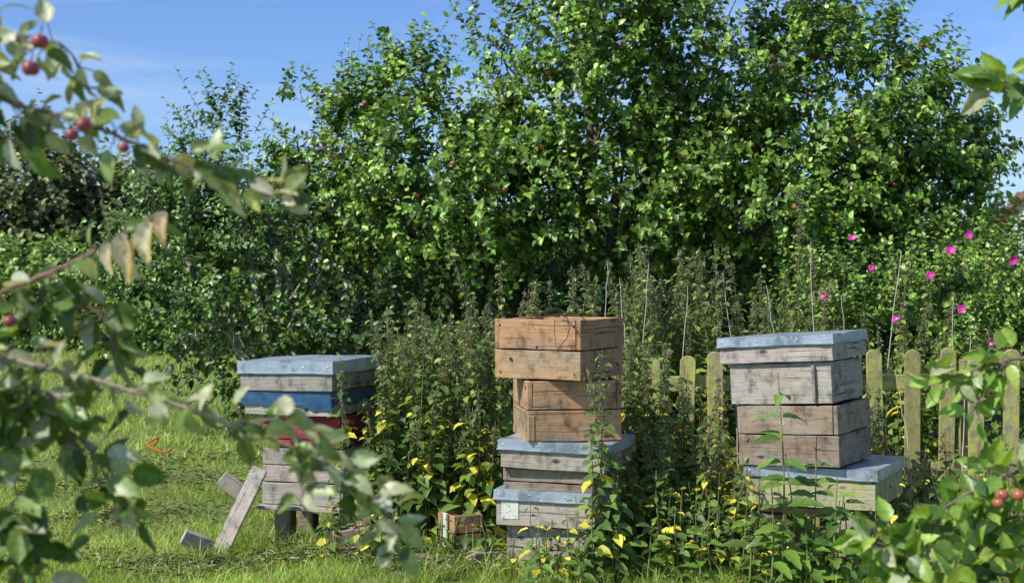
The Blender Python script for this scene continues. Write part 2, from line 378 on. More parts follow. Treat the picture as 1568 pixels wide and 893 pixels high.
# ---------------------------------------------------------------- picket fence
def fence():
    e=empty('picket_fence'); x=.60
    V=[];F=[];C=[];G=[];n=0
    pos=[]
    while x<7.5:
        pos.append(x); x+=.184+rng.uniform(-.008,.008)
    for x in pos:
        f=min(1,(x-.7)/1.4); top=.95+.055*f+rng.normal(0,.01); y=7.98-.02*x; wd=.043; th=.011; lean=rng.normal(0,.014)
        prof=[(-wd,-.03),(wd,-.03)]
        for q in range(9):
            a=q*math.pi/8; prof.append((wd*math.cos(a),top-.035+.035*math.sin(a)))
        off=rng.uniform(-9,9,3); tn=rng.uniform(.7,1.12); tn=np.array([tn,tn*rng.uniform(.93,1.02),tn*.98])
        P=len(prof)
        for s in(-th,th):
            for a,b in prof: V.append((x+a+lean*b,y+s,b)); G.append((b+off[0],a+off[1],s+off[2])); C.append(tn)
        F.append([n+i for i in range(P)]); F.append([n+P+i for i in range(P)][::-1])
        for i in range(P): j=(i+1)%P; F.append([n+j,n+i,n+P+i,n+P+j])
        n+=2*P
    big=np.array([p for p in F if len(p)>4]); q=np.array([p for p in F if len(p)==4])
    ob=build('pickets',np.array(V),[big,q],[W_fence],None,np.array(C),np.array(G),False,e)
    b=ob.modifiers.new('b','BEVEL'); b.width=.003; b.segments=2; b.limit_method='ANGLE'
    m=MB()
    for z in(.30,.80):
        for a in np.arange(.55,7.3,1.8): m.box(T(a+.9,8.02-.02*a,z+.03*min(1,a/2))@RY(-.4),1.797,.04,.085,0,rng.uniform(.8,1))
    for a in(.75,2.55,4.35,6.15): m.box(T(a+.03,8.09-.02*a,.45)@RY(90),.98,.08,.08,0,.8)
    m.make('rails_and_posts',[W_fence],e)
fence()

# ---------------------------------------------------------------- ground + grass
def gz(x,y): return .02*np.sin(x*1.3+1)*np.cos(y*.9)+.012*np.sin(x*3.1+y*2.3)
def ground():
    m,nt,o=newmat('grass_ground'); g=N(nt,'ShaderNodeNewGeometry').outputs['Position']
    n1=noiseN(nt,g,.6,8,.7); n2=noiseN(nt,g,22,6,.75)
    c=mix(nt,ramp(nt,n1,[(.35,0.),(.65,1.)]),(.12,.18,.035),(.24,.30,.07))
    c=mix(nt,ramp(nt,n2,[(.45,0.),(.7,.7)]),c,(.09,.085,.035))
    p=N(nt,'ShaderNodeBsdfPrincipled'); nt.links.new(c,p.inputs['Base Color']); p.inputs['Roughness'].default_value=.95
    nt.links.new(bump(nt,n2,.8,.03),p.inputs['Normal']); nt.links.new(p.outputs[0],o.inputs[0])
    xs=np.concatenate([np.linspace(-250,-12,12),np.linspace(-10,10,61),np.linspace(12,250,12)])
    ys=np.concatenate([np.linspace(-60,-4,6),np.linspace(-2,20,67),np.linspace(22,400,16)])
    X,Y=np.meshgrid(xs,ys,indexing='ij'); Z=gz(X,Y); V=np.stack([X,Y,Z],-1).reshape(-1,3)
    a=(np.arange(len(xs)-1)[:,None]*len(ys)+np.arange(len(ys)-1)[None]).ravel()
    build('ground',V,[np.stack([a,a+len(ys),a+len(ys)+1,a+1],1)],[m])
ground()
def blades(acc,x,y,h,w,cols,ws,mod=None):
    n=len(x); z=gz(x,y)-.005; P=np.stack([x,y,z],1); a=rng.uniform(0,2*math.pi,n); side=np.stack([np.cos(a),np.sin(a),0*a],1)
    b=rng.uniform(0,2*math.pi,n); ln=rng.uniform(.2,1.4,n)[:,None]*h[:,None]; lean=np.stack([np.cos(b),np.sin(b),0*b],1)*ln
    up=np.array([0,0,1.])*h[:,None]; w=w[:,None]
    V=np.stack([P-side*w,P+side*w,P+up*.55+lean*.3+side*w*.75,P+up*.55+lean*.3-side*w*.75,P+up*.85+lean],1).reshape(-1,3)
    k=np.arange(n)[:,None]*5; c=palette(n,cols,ws)
    if mod is not None: c=c*mod[:,None]
    c=np.repeat(c,5,axis=0)
    acc.add(V,k+np.array([[0,1,2,3]]),c)
    acc.F[3].append(k+np.array([[3,2,4]])+acc.n-len(V)); acc.M[3].append(np.zeros(n,int))
GC=[(.35,.49,.09),(.25,.38,.065),(.46,.54,.14),(.60,.52,.25),(.12,.21,.04)]
acc=Acc()
n=165000; u=rng.uniform(0,1,n); y=1/(1/5.6-u*(1/5.6-1/15.)); x=rng.uniform(-.47,.42,n)*y
keep=~((x>.9)&(y>8.3)); x=x[keep];y=y[keep];n=len(x)
pn=np.sin(x*2.1+y*1.7)+np.sin(x*4.7-y*3.1+2)+.7*np.sin(x*9+y*7)+.6*np.sin(x*17-y*13)+rng.normal(0,.5,n)
blades(acc,x,y,np.clip(rng.gamma(5,.008,n)*(1+.36*pn),.012,.15),np.full(n,.0021)*(y/7),GC,[.36,.2,.26,.10,.08],np.clip(1+.2*pn,.35,1.5))  # patch noise also dims the blade colour, painting in shadow patches
n=36000; x=rng.uniform(-14,0,n); y=rng.uniform(13,26,n); blades(acc,x,y,rng.uniform(.05,.13,n),np.full(n,.007),GC,[.35,.2,.3,.1,.05])
tc=[]
for cx,cy,sx,sy,k in((-1.1,7.25,.35,.12,60),(-.4,7.1,.45,.12,60),(.2,6.55,.35,.1,40),(.9,6.8,.4,.25,60),(1.5,6.6,.5,.15,80),(2.3,6.9,.5,.4,60),(-2.,8.2,.7,.8,90),(-1.6,7.4,.25,.2,35),(1.0,6.45,1.3,.12,70),(-1.7,6.9,.7,.3,60),(-3.2,10.,.8,1.,60)):
    tc.append(np.stack([rng.normal(cx,sx,k),rng.normal(cy,sy,k)],1))
tc=np.concatenate(tc); r=np.repeat(tc,24,axis=0)+rng.normal(0,.025,(len(tc)*24,2))
blades(acc,r[:,0],r[:,1],rng.gamma(5,.016,len(r)),np.full(len(r),.0022),GC,[.3,.3,.18,.12,.2])
acc.make('grass',[M_grass])
acc=Acc(); n=4200
cl=[(-2.3,9.4,.8,.22),(-1.7,7.1,.5,.10),(-.8,6.85,.7,.08),(-2.6,8.2,.6,.16),(-1.9,10.6,.9,.22)]
ci=rng.integers(0,5,n); ca=np.array(cl)[ci]; x=ca[:,0]+rng.normal(0,1,n)*ca[:,2]; y=ca[:,1]+rng.normal(0,1,n)*ca[:,3]+.15*np.sin(x*5)
P=np.stack([x,y,gz(x,y)+rng.uniform(.02,.06,n)],1); D=rng.normal(size=(n,3)); D[:,2]*=.2
leaves(acc,P,D,np.tile([0,0,1.],(n,1))+rng.normal(0,.3,(n,3)),rng.uniform(.03,.08,n),palette(n,[(.16,.18,.07),(.36,.34,.18),(.09,.11,.045)],[1,1,1]),tpl_small(.09))
acc.make('mown_clippings',[M_dry])
acc=Acc(); pts=smoothpath([(-2.83,11.2,.05),(-2.78,11.15,.13),(-2.85,11.1,.08),(-2.7,11.05,.03),(-2.66,11.1,.06)],6); tube(acc,pts,[.008]*len(pts),5,(.65,.17,.03)); acc.make('orange_twine',[M_dry])

# ---------------------------------------------------------------- trees
TREE=[(.085,.17,.022),(.135,.25,.03),(.23,.38,.05),(.05,.105,.02),(.38,.51,.11)]
def crown(acc,lobes,per,leaf,K,cols,ws,tpl,Lr=(.22,.5),hole=-.12,frontbias=.65,freq=1.0,up=.5,rmin=.35,carve=None):
    Bs=[];Ds=[]
    for (cx,cy,cz,rx,ry,rz) in lobes:
        n=int(per*(rx*rz+rx*ry+ry*rz)/3*1.0)
        d=nrm(rng.normal(size=(n,3)))
        flip=(d[:,1]>0)&(rng.uniform(0,1,n)<frontbias); d[flip,1]*=-1
        r=rng.uniform(rmin,1.0,n)**.6; p=np.array([cx,cy,cz])+d*np.array([rx,ry,rz])*r[:,None]
        nz=np.array([mnoise.noise(Vector(q*freq*1.7))+.45*mnoise.noise(Vector(q*freq*4)) for q in p])
        keep=nz>hole
        if carve is not None: keep|=((r<carve)&(min(rx,ry,rz)>.6)&(nz>-.4))
        keep&=p[:,2]>.1
        p=p[keep];d=d[keep]; Bs.append(p); Ds.append(nrm(d*.7+np.array([0,0,up])+rng.normal(0,.38,d.shape)))
    B=np.concatenate(Bs);D=np.concatenate(Ds); L=rng.uniform(*Lr,len(B))*(1+.7*(rng.uniform(0,1,len(B))>.93))
    shoots(acc,B,D,L,K,leaf,cols,ws,tpl,grav=.12); return B
def limbs(acc,base,lobes,r0,nsub=7,C=(.17,.14,.10)):
    base=np.array(base,float)
    for L in lobes:
        c=np.array(L[:3]); mid=(base+c)/2+rng.normal(0,.12,3); mid[2]=base[2]+(c[2]-base[2])*.45
        mid[:2]=base[:2]+(c[:2]-base[:2])*.35+rng.normal(0,.08,2)
        p=smoothpath([base+rng.normal(0,.03,3)*[1,1,0],mid,c],7,.012); tube(acc,p,np.linspace(r0,r0*.3,len(p)),7,C,1)
        for k in range(nsub):
            d=nrm(rng.normal(size=3)); d[2]=abs(d[2])*.8; s=p[rng.integers(6,len(p))]; e=c+d*np.array(L[3:])*.9
            q=smoothpath([s,(s+e)/2+rng.normal(0,.1,3),e],5,.01); tube(acc,q,np.linspace(r0*.28,r0*.05,len(q)),5,C,1)
tp=tpl_small(.35,.10,.18)
L1=[(.65,12,3.1,1.05,1.2,1.25),(1.5,12.2,3.15,1.1,1.3,1.3),(2.65,12,2.65,1.1,1.1,.95),(3.3,12,2.2,.7,.8,.75),(-.95,12,2.35,.9,1.,.70),(-1.55,11.9,2.45,.45,.45,.45),
    (-.5,11.7,1.95,1.1,1.1,.65),(.85,11.7,2.1,1.2,1.1,.75),(2.2,11.7,1.9,1.1,1.,.7),(3.2,11.8,1.5,.9,1.,.7),(-1.45,12,3.15,.13,.15,.38),(-1.85,12,2.85,.12,.15,.22),(2.65,12.2,3.45,.3,.4,.4),(3.15,12,3.1,.2,.3,.28),(-.85,12,3.1,.25,.25,.2),(-.2,12,3.0,.35,.4,.6),(3.75,12,2.4,.2,.3,.3)]
acc=Acc(); BT=crown(acc,L1,700,.088,14,TREE,[.28,.30,.2,.12,.10],tp,hole=.03,carve=.70,freq=1.15)
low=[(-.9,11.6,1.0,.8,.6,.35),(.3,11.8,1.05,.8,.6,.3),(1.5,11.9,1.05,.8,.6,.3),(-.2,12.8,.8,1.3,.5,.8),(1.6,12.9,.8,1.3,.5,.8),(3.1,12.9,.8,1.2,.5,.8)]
crown(acc,low,320,.09,12,[(.04,.08,.018),(.07,.13,.025)],[.5,.5],tp,hole=-.3)  # darker leaf colours paint in the shade under the canopy
limbs(acc,(.6,12.1,0),L1[:10],.09)
fr=BT[(BT[:,1]<11.7)&(BT[:,2]>1.9)]
for q in fr[rng.choice(len(fr),80,replace=False)]: sphere_apple(acc,q+np.array([0,-.14,0]),.024,(.42,.07,.05),False)
acc.make('apple_tree',[M_leaf,M_bark,M_apple])
L2=[(-2.55,12.6,2.2,.7,.7,.55),(-2.95,12.7,1.6,.8,.9,.8),(-2.0,12.4,1.7,.9,.9,.75),(-2.5,12.2,1.0,1.,.7,.6),(-1.5,12.3,1.1,.8,.7,.6),(-3.3,12.8,2.1,.2,.3,.3),(-2.55,12.5,2.75,.12,.2,.2)]
acc=Acc(); crown(acc,L2,640,.075,13,[(.075,.15,.03),(.125,.23,.04),(.20,.32,.065),(.05,.10,.02)],[.3,.3,.2,.2],tp,hole=.0,carve=.75)
limbs(acc,(-1.85,12.0,0),L2[:5],.06,6,(.34,.30,.24)); acc.make('hawthorn_tree',[M_leaf,M_bark])
acc=Acc(); L3=[(x,14.2+rng.uniform(-.3,.3),.9,1.1,.8,1.15+rng.uniform(-.15,.15)) for x in np.arange(-2.4,7.5,.9)]
crown(acc,L3,210,.11,12,[(.035,.07,.016),(.06,.11,.022)],[.5,.5],tp,hole=-.5,frontbias=.8); acc.make('dark_backing_hedge',[M_leaf,M_bark])  # added behind the trees for darkness; shade put into its leaf colour
acc=Acc(); D1=[(-11,31,2.3,2.2,2,2.2),(-8.8,32,2.0,1.8,2,1.7),(-14,30,2.5,2.5,2,2.6),(-18,31,2.3,2.6,2,2.4)]
crown(acc,D1,300,.24,10,[(.15,.18,.06),(.11,.14,.05),(.19,.22,.07)],[.4,.4,.2],tp,(.4,.9),hole=-.3,frontbias=.8)
D2=[(x,25+rng.uniform(-1,1),.7,1.6,1.,1.0+rng.uniform(-.2,.5)) for x in np.arange(-16,-4.5,1.4)]
crown(acc,D2,300,.17,10,[(.2,.31,.06),(.14,.23,.05),(.27,.38,.08)],[.4,.3,.3],tp,(.3,.7),hole=-.4,frontbias=.8)
D3=[(x,48+rng.uniform(-3,3),1.2,4,2,1.8+rng.uniform(-.6,.6)) for x in list(np.arange(-45,-4,4.5))+list(np.arange(-2,50,4.5))]
crown(acc,D3,45,.55,10,[(.07,.11,.04),(.10,.15,.05)],[.5,.5],tp,(1.,1.8),hole=-.5)
acc.make('distant_trees',[M_leaf,M_bark])
# dog rose bush
acc=Acc(); L4=[(2.15,9.2,.95,.6,.45,.58),(2.85,9.25,1.05,.7,.5,.65),(3.6,9.3,1.1,.7,.5,.68),(4.4,9.4,1.0,.8,.6,.7),(2.5,9.1,.5,.9,.4,.5),(3.5,9.1,.5,.9,.4,.5),(5.2,9.4,1.,.8,.6,.7)]
crown(acc,L4,1600,.048,13,[(.15,.28,.04),(.24,.39,.055),(.09,.17,.03),(.38,.50,.10)],[.35,.3,.2,.15],tpl_small(.36,.06,.1),(.12,.34),hole=-.02,frontbias=.85,up=.7,carve=.72,freq=1.6)
for (x,y,z) in((2.03,8.5,1.63),(2.50,8.50,1.41),(2.73,8.5,1.65),(2.69,8.5,1.215),(3.0,8.5,1.5),(1.86,8.5,1.28),(2.87,8.5,1.02),(2.3,8.5,1.14),(2.62,8.5,1.55),(2.15,8.5,1.45)):
    n=6; a=np.arange(n)*2*math.pi/n; nn=nrm(np.array([-.2,-.9,.5])+rng.normal(0,.35,3)); A=nrm(np.cross(nn,[0,0,1.])); Bn=np.cross(nn,A)
    d=np.cos(a)[:,None]*A+np.sin(a)[:,None]*Bn+nn*rng.uniform(.2,.7)
    s=rng.uniform(.03,.043)
    tube(acc,smoothpath([(x+.05,y+.45,z-.35),(x+.02,y+.2,z-.12),(x,y+.01,z-.01)],4),np.linspace(.004,.0018,9),4,(.14,.2,.06),1)
    leaves(acc,np.tile([x,y,z],(n,1)).astype(float),d,np.tile(nn,(n,1)),np.full(n,s)*rng.uniform(.8,1.1,n),palette(n,[(.66,.035,.40)],[1],.15),tpl_small(.5,.08,-.15))
    leaves(acc,np.tile([x,y-.006,z],(n,1)).astype(float),d+nn,np.tile(nn,(n,1)),np.full(n,.008),palette(n,[(.7,.5,.1)],[1],.1),tpl_small(.4))
acc.make('rose_bush',[M_leaf,M_bark])

# ---------------------------------------------------------------- nettles
NL=tpl_small(.31,.05,.22)
def nettles(name,plants,tass=True,leafs=1.,yellow=.1):
    acc=Acc(); LP=[];LD=[];LN=[];LL=[];LC=[]; TP=[];TD=[];TC=[];TL=[]
    for (x,y,h) in plants:
        lean=rng.normal(0,.06,2); b=np.array([x,y,0.])
        pts=[b+np.array([lean[0]*t*t*h*1.2+.01*math.sin(t*5+x*9),lean[1]*t*t*h,h*t]) for t in np.linspace(0,1,7)]
        tube(acc,pts,np.linspace(.0042,.0015,7),4,np.array([.20,.20,.09])*rng.uniform(.7,1.3),1)
        pts=np.array(pts); nn=int(h/.048); a0=rng.uniform(0,6); seedy=rng.uniform(.2,.42); bt=rng.uniform(.7,1.25)
        for k in range(nn):
            t=.08+.92*(k+.5)/nn; p=np.array([np.interp(t,np.linspace(0,1,7),pts[:,i]) for i in range(3)])
            s=(.092-.058*max(0,(t-.45)/.55)**1.0)*rng.uniform(.7,1.15)*leafs
            for q in(0,math.pi):
                if rng.uniform()<.12+.3*max(0,t-.7): continue
                a=a0+k*math.pi/2+q+rng.normal(0,.25); d=np.array([math.cos(a),math.sin(a),rng.uniform(-.75,.15)])
                LP.append(p+d*.012);LD.append(d);LN.append(np.array([d[0]*.5-.15,d[1]*.5-.25,1.])+rng.normal(0,.25,3));LL.append(s)
                u=rng.uniform()
                LC.append(np.array((.80,.72,.07) if u<yellow*(p[2]<.75) else ((.32,.43,.075) if u<.26 else ((.085,.165,.03) if u<.58 else (.155,.26,.05))))*rng.uniform(.75,1.2)*(1 if t<.7 else .85)*bt)
            if tass and t>1-seedy:
                for q in range(6):
                    a=rng.uniform(0,6.28); ln=rng.uniform(.03,.08)*(1.25-t*.6)
                    for j in range(6):
                        tt=(j+.5)/6; o=np.array([math.cos(a),math.sin(a),0])*ln*.5*math.sqrt(tt); o[2]=-ln*tt*.95
                        TP.append(p+o+rng.normal(0,.0025,3)); TD.append(rng.normal(size=3)); TL.append(rng.uniform(.008,.015))
                        TC.append(np.array((.27,.235,.14) if q%2 else (.20,.225,.10))*rng.uniform(.6,1.4))
    leaves(acc,np.array(LP),np.array(LD),np.array(LN),LL,np.array(LC),NL)
    if TP: leaves(acc,np.array(TP),np.array(TD),rng.normal(size=(len(TP),3)),TL,np.array(TC),(np.array([[0,0,0],[.5,.35,0],[1,0,0],[.5,-.35,0]],float),np.array([[0,1,2,3]])))
    acc.make(name,[M_nettle,M_bark])
def region(n,x0,x1,y0,y1,h0,h1):
    return [(rng.uniform(x0,x1),rng.uniform(y0,y1),rng.uniform(h0,h1)) for _ in range(n)]
pl=region(80,-.66,-.04,7.4,8.2,.92,1.25)+region(26,-.64,-.1,7.28,7.42,.4,.9)+region(7,-.76,-.66,7.35,7.6,.5,.85)+[(-.87,7.2,1.0),(-.84,7.24,.7),(-.11,7.7,1.62),(-.06,7.9,1.5),(-.5,7.7,1.3),(-.3,7.7,1.32)]
nettles('nettle_patch',pl,yellow=.14)
pl=region(38,.5,.80,7.3,7.95,.75,1.15)+region(12,.84,1.14,7.3,7.85,.6,.9)+region(48,.45,1.14,6.85,7.3,.35,.74)+region(30,.45,1.2,8.15,8.8,1.3,1.62)+[(.41,6.52,1.08),(.44,6.56,1.0),(.38,6.5,.75),(.5,6.6,.6),(.47,6.5,.5)]
nettles('nettle_patch',pl,yellow=.16)
pl=region(56,-.1,1.9,8.2,9.0,1.1,1.5)+region(24,1.3,2.9,8.15,8.7,.9,1.35)+[(1.73,8.55,1.95),(1.70,8.6,1.8),(1.76,8.5,1.6),(1.45,8.5,1.5),(1.5,8.55,1.45),(.9,8.5,1.55),(2.3,8.5,1.6),(2.4,8.4,1.45)]+region(26,1.85,3.2,7.3,7.9,.3,.65)+region(10,1.78,2.02,7.5,7.9,.6,.95)
nettles('nettle_patch',pl)
pl=region(18,-.05,.5,6.45,6.62,.12,.34)+region(10,.1,.5,6.5,6.6,.2,.42)+region(36,.5,1.2,6.5,6.9,.2,.52)+region(16,-1.0,-.5,7.0,7.2,.12,.35)+region(24,1.55,2.1,6.45,6.8,.2,.5)+region(22,-.55,0,6.95,7.12,.1,.26)+region(14,1.1,1.5,6.4,6.5,.2,.45)
nettles('low_weeds',pl,False,.85,.16)
acc=Acc()
def broad(x,y,h,s,n):
    pts=smoothpath([(x,y,0),(x+.01,y-.01,h*.5),(x+rng.normal(0,.03),y-.02,h)],5); tube(acc,pts,np.linspace(.006,.0025,len(pts)),5,(.22,.26,.08),1)
    for k in range(n):
        t=.15+.85*(k+.5)/n; p=pts[int(t*(len(pts)-1))]; a=k*2.4+rng.normal(0,.3); d=np.array([[math.cos(a),math.sin(a)*.8-.1,rng.uniform(-.1,.45)]])
        leaves(acc,p[None]+d*.01,d,np.array([[d[0,0]*-.2,-.5,1.]]),[s*(1.1-.5*t)*rng.uniform(.8,1.2)],palette(1,[(.2,.34,.05),(.12,.22,.04)],[1,1]),tpl_big(.24,.06,.35,8,ser=.02))
broad(1.20,6.32,.99,.17,17); broad(1.26,6.4,.62,.16,12); broad(1.06,6.36,.35,.14,8); broad(1.42,6.3,.55,.15,12); broad(1.36,6.42,.7,.15,12); broad(1.5,6.4,.4,.15,8); broad(.3,6.35,.22,.1,8);broad(.12,6.3,.2,.1,8);broad(1.3,6.3,.3,.15,8);broad(1.62,6.4,.35,.15,8);broad(1.45,6.35,.45,.15,9);broad(1.15,6.3,.5,.14,9);broad(.62,6.5,.3,.12,8);broad(.85,6.45,.3,.12,8)
acc.make('dock_plants',[M_near,M_bark])
acc=Acc()
for (x,y,z0,z1,b) in((1.68,8.0,.2,1.60,-.02),(2.19,8.0,.3,1.55,.10),(1.20,8.1,.4,1.42,-.09),(1.44,8.05,.4,1.36,-.10),(.54,8.1,.4,1.5,.02),(.78,8.1,.4,1.48,.05),(2.5,8.05,.3,1.28,.02),(2.42,7.5,.2,1.1,.05),(2.05,7.6,.1,.9,-.1),(.62,8.2,.4,1.4,-.06),(1.9,8.2,.4,1.3,-.05),(1.0,8.1,.3,1.35,.04)):
    p=smoothpath([(x-b,y,z0-.2),(x-b*.7,y,(z0+z1)/2),(x,y,z1)],7,.003); tube(acc,p,np.linspace(.004,.0017,len(p)),5,(.68,.58,.50))
acc.make('dead_stalks',[M_dry])
acc=Acc()
for pts in ([(.12,6.72,1.222),(.24,6.66,1.235),(.33,6.62,1.222),(.36,6.58,1.17)],[(.16,6.7,1.225),(.28,6.68,1.24),(.40,6.72,1.23)],[(.2,6.66,1.225),(.25,6.60,1.23),(.26,6.52,1.16),(.20,6.50,1.06)],[(.25,6.7,1.23),(.18,6.66,1.255),(.1,6.6,1.22)],[(.1,6.75,1.23),(.2,6.7,1.26),(.3,6.7,1.225)]):
    p=smoothpath(pts,6,.002); tube(acc,p,np.linspace(.0035,.0015,len(p)),5,(.07,.05,.035))
acc.make('dry_twigs',[M_dry])

# ---------------------------------------------------------------- foreground apple trees
TB=[tpl_big(.33,.10,.30,9,.3),tpl_big(.36,.14,.12,9,-.35),tpl_big(.31,.05,.5,9,.1),tpl_big(.35,.16,-.12,9,.5),tpl_big(.32,.2,.4,9,-.7)]
def branch(acc,pts,r0,r1,nl,ls,cols,ws,spur=.03,barkc=(.24,.17,.13),droop=.25):
    p=smoothpath(pts,7,.0015); tube(acc,p,np.linspace(r0,r1,len(p)),6,barkc,1)
    for k in range(nl):
        t=(k+rng.uniform(0,1))/nl; i=min(len(p)-2,int(t*(len(p)-1))); q=p[i]; dr=nrm(p[i+1]-p[i])
        s=nrm(rng.normal(size=3)+np.array([0,0,.15])); e=q+s*spur*rng.uniform(.3,1.3)
        tube(acc,[q,(q+e)/2+rng.normal(0,.002,3),e],[.0016,.0012,.0009],4,barkc,1)
        d=nrm(s*.7+dr*.35+rng.normal(0,.35,3)+np.array([0,0,-droop])); nn=np.array([-.5,-.65,.55])+rng.normal(0,.42,3)
        tpl=TB[rng.integers(0,5)]; leaves(acc,e[None],d[None],nn[None],[ls*rng.uniform(.65,1.15)],palette(1,cols,ws),tpl)
PC=[(.50,.53,.33),(.62,.63,.44),(.34,.41,.17),(.16,.25,.055),(.09,.15,.035)]; PW=[.3,.22,.2,.16,.12]
DC=[(.15,.26,.045),(.08,.155,.03),(.32,.42,.14),(.50,.53,.36)]; DW=[.36,.3,.18,.16]
acc=Acc()
branch(acc,[(-1.5,2.1,1.75),(-.95,2.25,1.80),(-.83,2.3,1.72),(-.70,2.3,1.683),(-.564,2.28,1.625),(-.458,2.3,1.588),(-.353,2.33,1.546)],.006,.0018,110,.052,PC,PW,.028)
branch(acc,[(-.93,2.25,1.79),(-.86,2.3,1.84),(-.80,2.3,1.81),(-.725,2.32,1.80),(-.69,2.33,1.73)],.004,.0015,40,.048,PC,PW)
branch(acc,[(-.9,2.3,1.76),(-.84,2.3,1.68),(-.79,2.3,1.63)],.003,.002,16,.05,DC,DW)
branch(acc,[(-1.5,2.1,1.2),(-.92,2.25,1.36),(-.828,2.3,1.403),(-.722,2.3,1.45),(-.648,2.3,1.487),(-.57,2.3,1.535)],.0055,.002,24,.05,DC,DW,barkc=(.32,.18,.15))
branch(acc,[(-1.5,2.2,1.28),(-.9,2.3,1.303),(-.828,2.3,1.297),(-.70,2.3,1.27),(-.564,2.3,1.229),(-.458,2.3,1.192),(-.353,2.32,1.15),(-.258,2.33,1.09),(-.20,2.35,1.03),(-.19,2.35,.97)],.0055,.0018,100,.05,PC,PW,.027,barkc=(.40,.33,.24))
branch(acc,[(-.46,2.3,1.19),(-.37,2.28,1.20),(-.30,2.27,1.15),(-.26,2.27,1.13)],.002,.0012,12,.05,PC,PW)
branch(acc,[(-.35,2.32,1.15),(-.34,2.3,1.08),(-.33,2.3,1.04)],.002,.0012,9,.05,PC,PW)
branch(acc,[(-1.1,2.3,1.2),(-.86,2.35,1.32),(-.76,2.36,1.40),(-.68,2.36,1.36),(-.65,2.36,1.27)],.004,.0015,70,.055,DC,DW)
branch(acc,[(-1.2,2.4,1.1),(-.88,2.4,1.22),(-.78,2.4,1.19),(-.70,2.4,1.12),(-.66,2.4,1.00)],.004,.0015,104,.058,DC,DW,.045)
branch(acc,[(-.95,2.35,1.15),(-.85,2.35,1.12),(-.80,2.35,1.02),(-.79,2.35,.93)],.003,.0015,50,.06,DC,DW,.04)
branch(acc,[(-.9,2.35,1.0),(-.83,2.35,.99),(-.81,2.35,.93),(-.82,2.35,.88)],.003,.0015,30,.065,DC,DW,.035)
branch(acc,[(-.9,2.3,1.25),(-.8,2.3,1.22),(-.72,2.3,1.24)],.003,.0015,26,.055,DC,DW)
for (px,pz,s) in((-.62,1.50,.08),(-.575,1.52,.075),(-.60,1.49,.07),(-.55,1.535,.06),(-.64,1.485,.05)):
    d=np.array([[rng.normal(0,.25),-.1,-1.]]); leaves(acc,np.array([[px,2.25,pz]]),d,np.array([[-.3,-1,.3]]),[s],palette(1,[(.76,.66,.48)],[1]),tpl_big(.28,.2,.1,9,.9))
for c in((-.742,2.24,1.80,.0135),(-.75,2.22,1.755,.014),(-.808,2.20,1.685,.016),(-.662,2.20,1.665,.012),(-.60,2.20,1.63,.009),(-.805,2.2,1.37,.014),(-.83,2.22,1.78,.013),(-.795,2.25,1.36,.011),(-.68,2.20,1.65,.011)):
    sphere_apple(acc,c[:3],c[3],(.36,.02,.08))
for P4,a,b in (([(-2.1,1.9,-.05),(-2.05,1.95,.6),(-1.9,2.0,1.1),(-1.5,2.1,1.25)],.07,.012),([(-2.05,1.95,.6),(-2.0,2.0,1.3),(-1.8,2.05,1.7),(-1.5,2.1,1.75)],.055,.008),([(-1.9,2.0,1.1),(-1.5,2.2,1.1),(-1.1,2.3,1.2)],.03,.005)):
    q=smoothpath(P4,5,.008); tube(acc,q,np.linspace(a,b,len(q)),9,(.24,.2,.15),1)
acc.make('apple_tree',[M_near,M_bark,M_apple])
RC=[(.27,.43,.06),(.17,.30,.045),(.40,.56,.12),(.09,.17,.03),(.48,.54,.3)]; RW=[.33,.25,.22,.14,.06]
acc=Acc()
branch(acc,[(1.7,3.3,1.3),(1.236,3.3,1.243),(1.13,3.3,1.23),(1.03,3.28,1.20),(.945,3.27,1.17)],.006,.002,50,.062,RC,RW)
branch(acc,[(1.15,3.3,1.235),(1.10,3.3,1.17),(1.06,3.28,1.11)],.003,.0015,18,.06,RC,RW)
branch(acc,[(1.7,3.3,1.0),(1.236,3.3,.98),(1.115,3.28,.955),(.994,3.25,.90),(.95,3.2,.85)],.006,.002,76,.062,RC,RW,.04)
branch(acc,[(1.7,3.2,.6),(1.236,3.2,.735),(1.01,3.2,.77),(.88,3.2,.80),(.79,3.2,.84)],.007,.002,170,.07,RC,RW,.055)
branch(acc,[(1.5,3.3,.7),(1.236,3.3,.86),(1.1,3.3,.85),(1.0,3.3,.83)],.005,.002,80,.068,RC,RW,.055)
branch(acc,[(1.2,3.1,.70),(1.0,3.05,.72),(.88,3.0,.73)],.004,.002,90,.07,RC,RW,.055)
branch(acc,[(1.7,3.2,1.95),(1.236,3.2,1.88),(1.145,3.2,1.84),(1.08,3.2,1.855)],.005,.002,44,.074,RC,RW)
branch(acc,[(1.7,3.2,2.15),(1.236,3.2,2.08),(1.13,3.2,2.045)],.005,.002,26,.07,RC,RW)
for c in((1.105,3.2,.935,.016),(1.135,3.18,.938,.015),(1.17,3.18,.90,.014),(1.19,3.15,.945,.015),(1.09,3.18,.92,.013)): sphere_apple(acc,c[:3],c[3],(.5,.09,.08))
for P4 in ([(2.2,3.4,-.05),(2.15,3.4,.6),(2.0,3.35,1.0),(1.7,3.3,1.0)],[(2.15,3.4,.6),(2.1,3.35,1.2),(1.95,3.3,1.4),(1.7,3.3,1.3)],[(2.1,3.35,1.2),(2.1,3.3,1.7),(1.9,3.2,1.95),(1.7,3.2,1.95)],[(2.1,3.3,1.7),(2.05,3.25,2.1),(1.7,3.2,2.15)],[(2.15,3.4,.4),(1.95,3.25,.5),(1.7,3.2,.6)],[(1.95,3.25,.5),(1.7,3.3,.6),(1.5,3.3,.7)]):
    q=smoothpath(P4,5,.008); tube(acc,q,np.linspace(.05,.008,len(q)),8,(.24,.2,.15),1)
acc.make('apple_tree',[M_near,M_bark,M_apple])

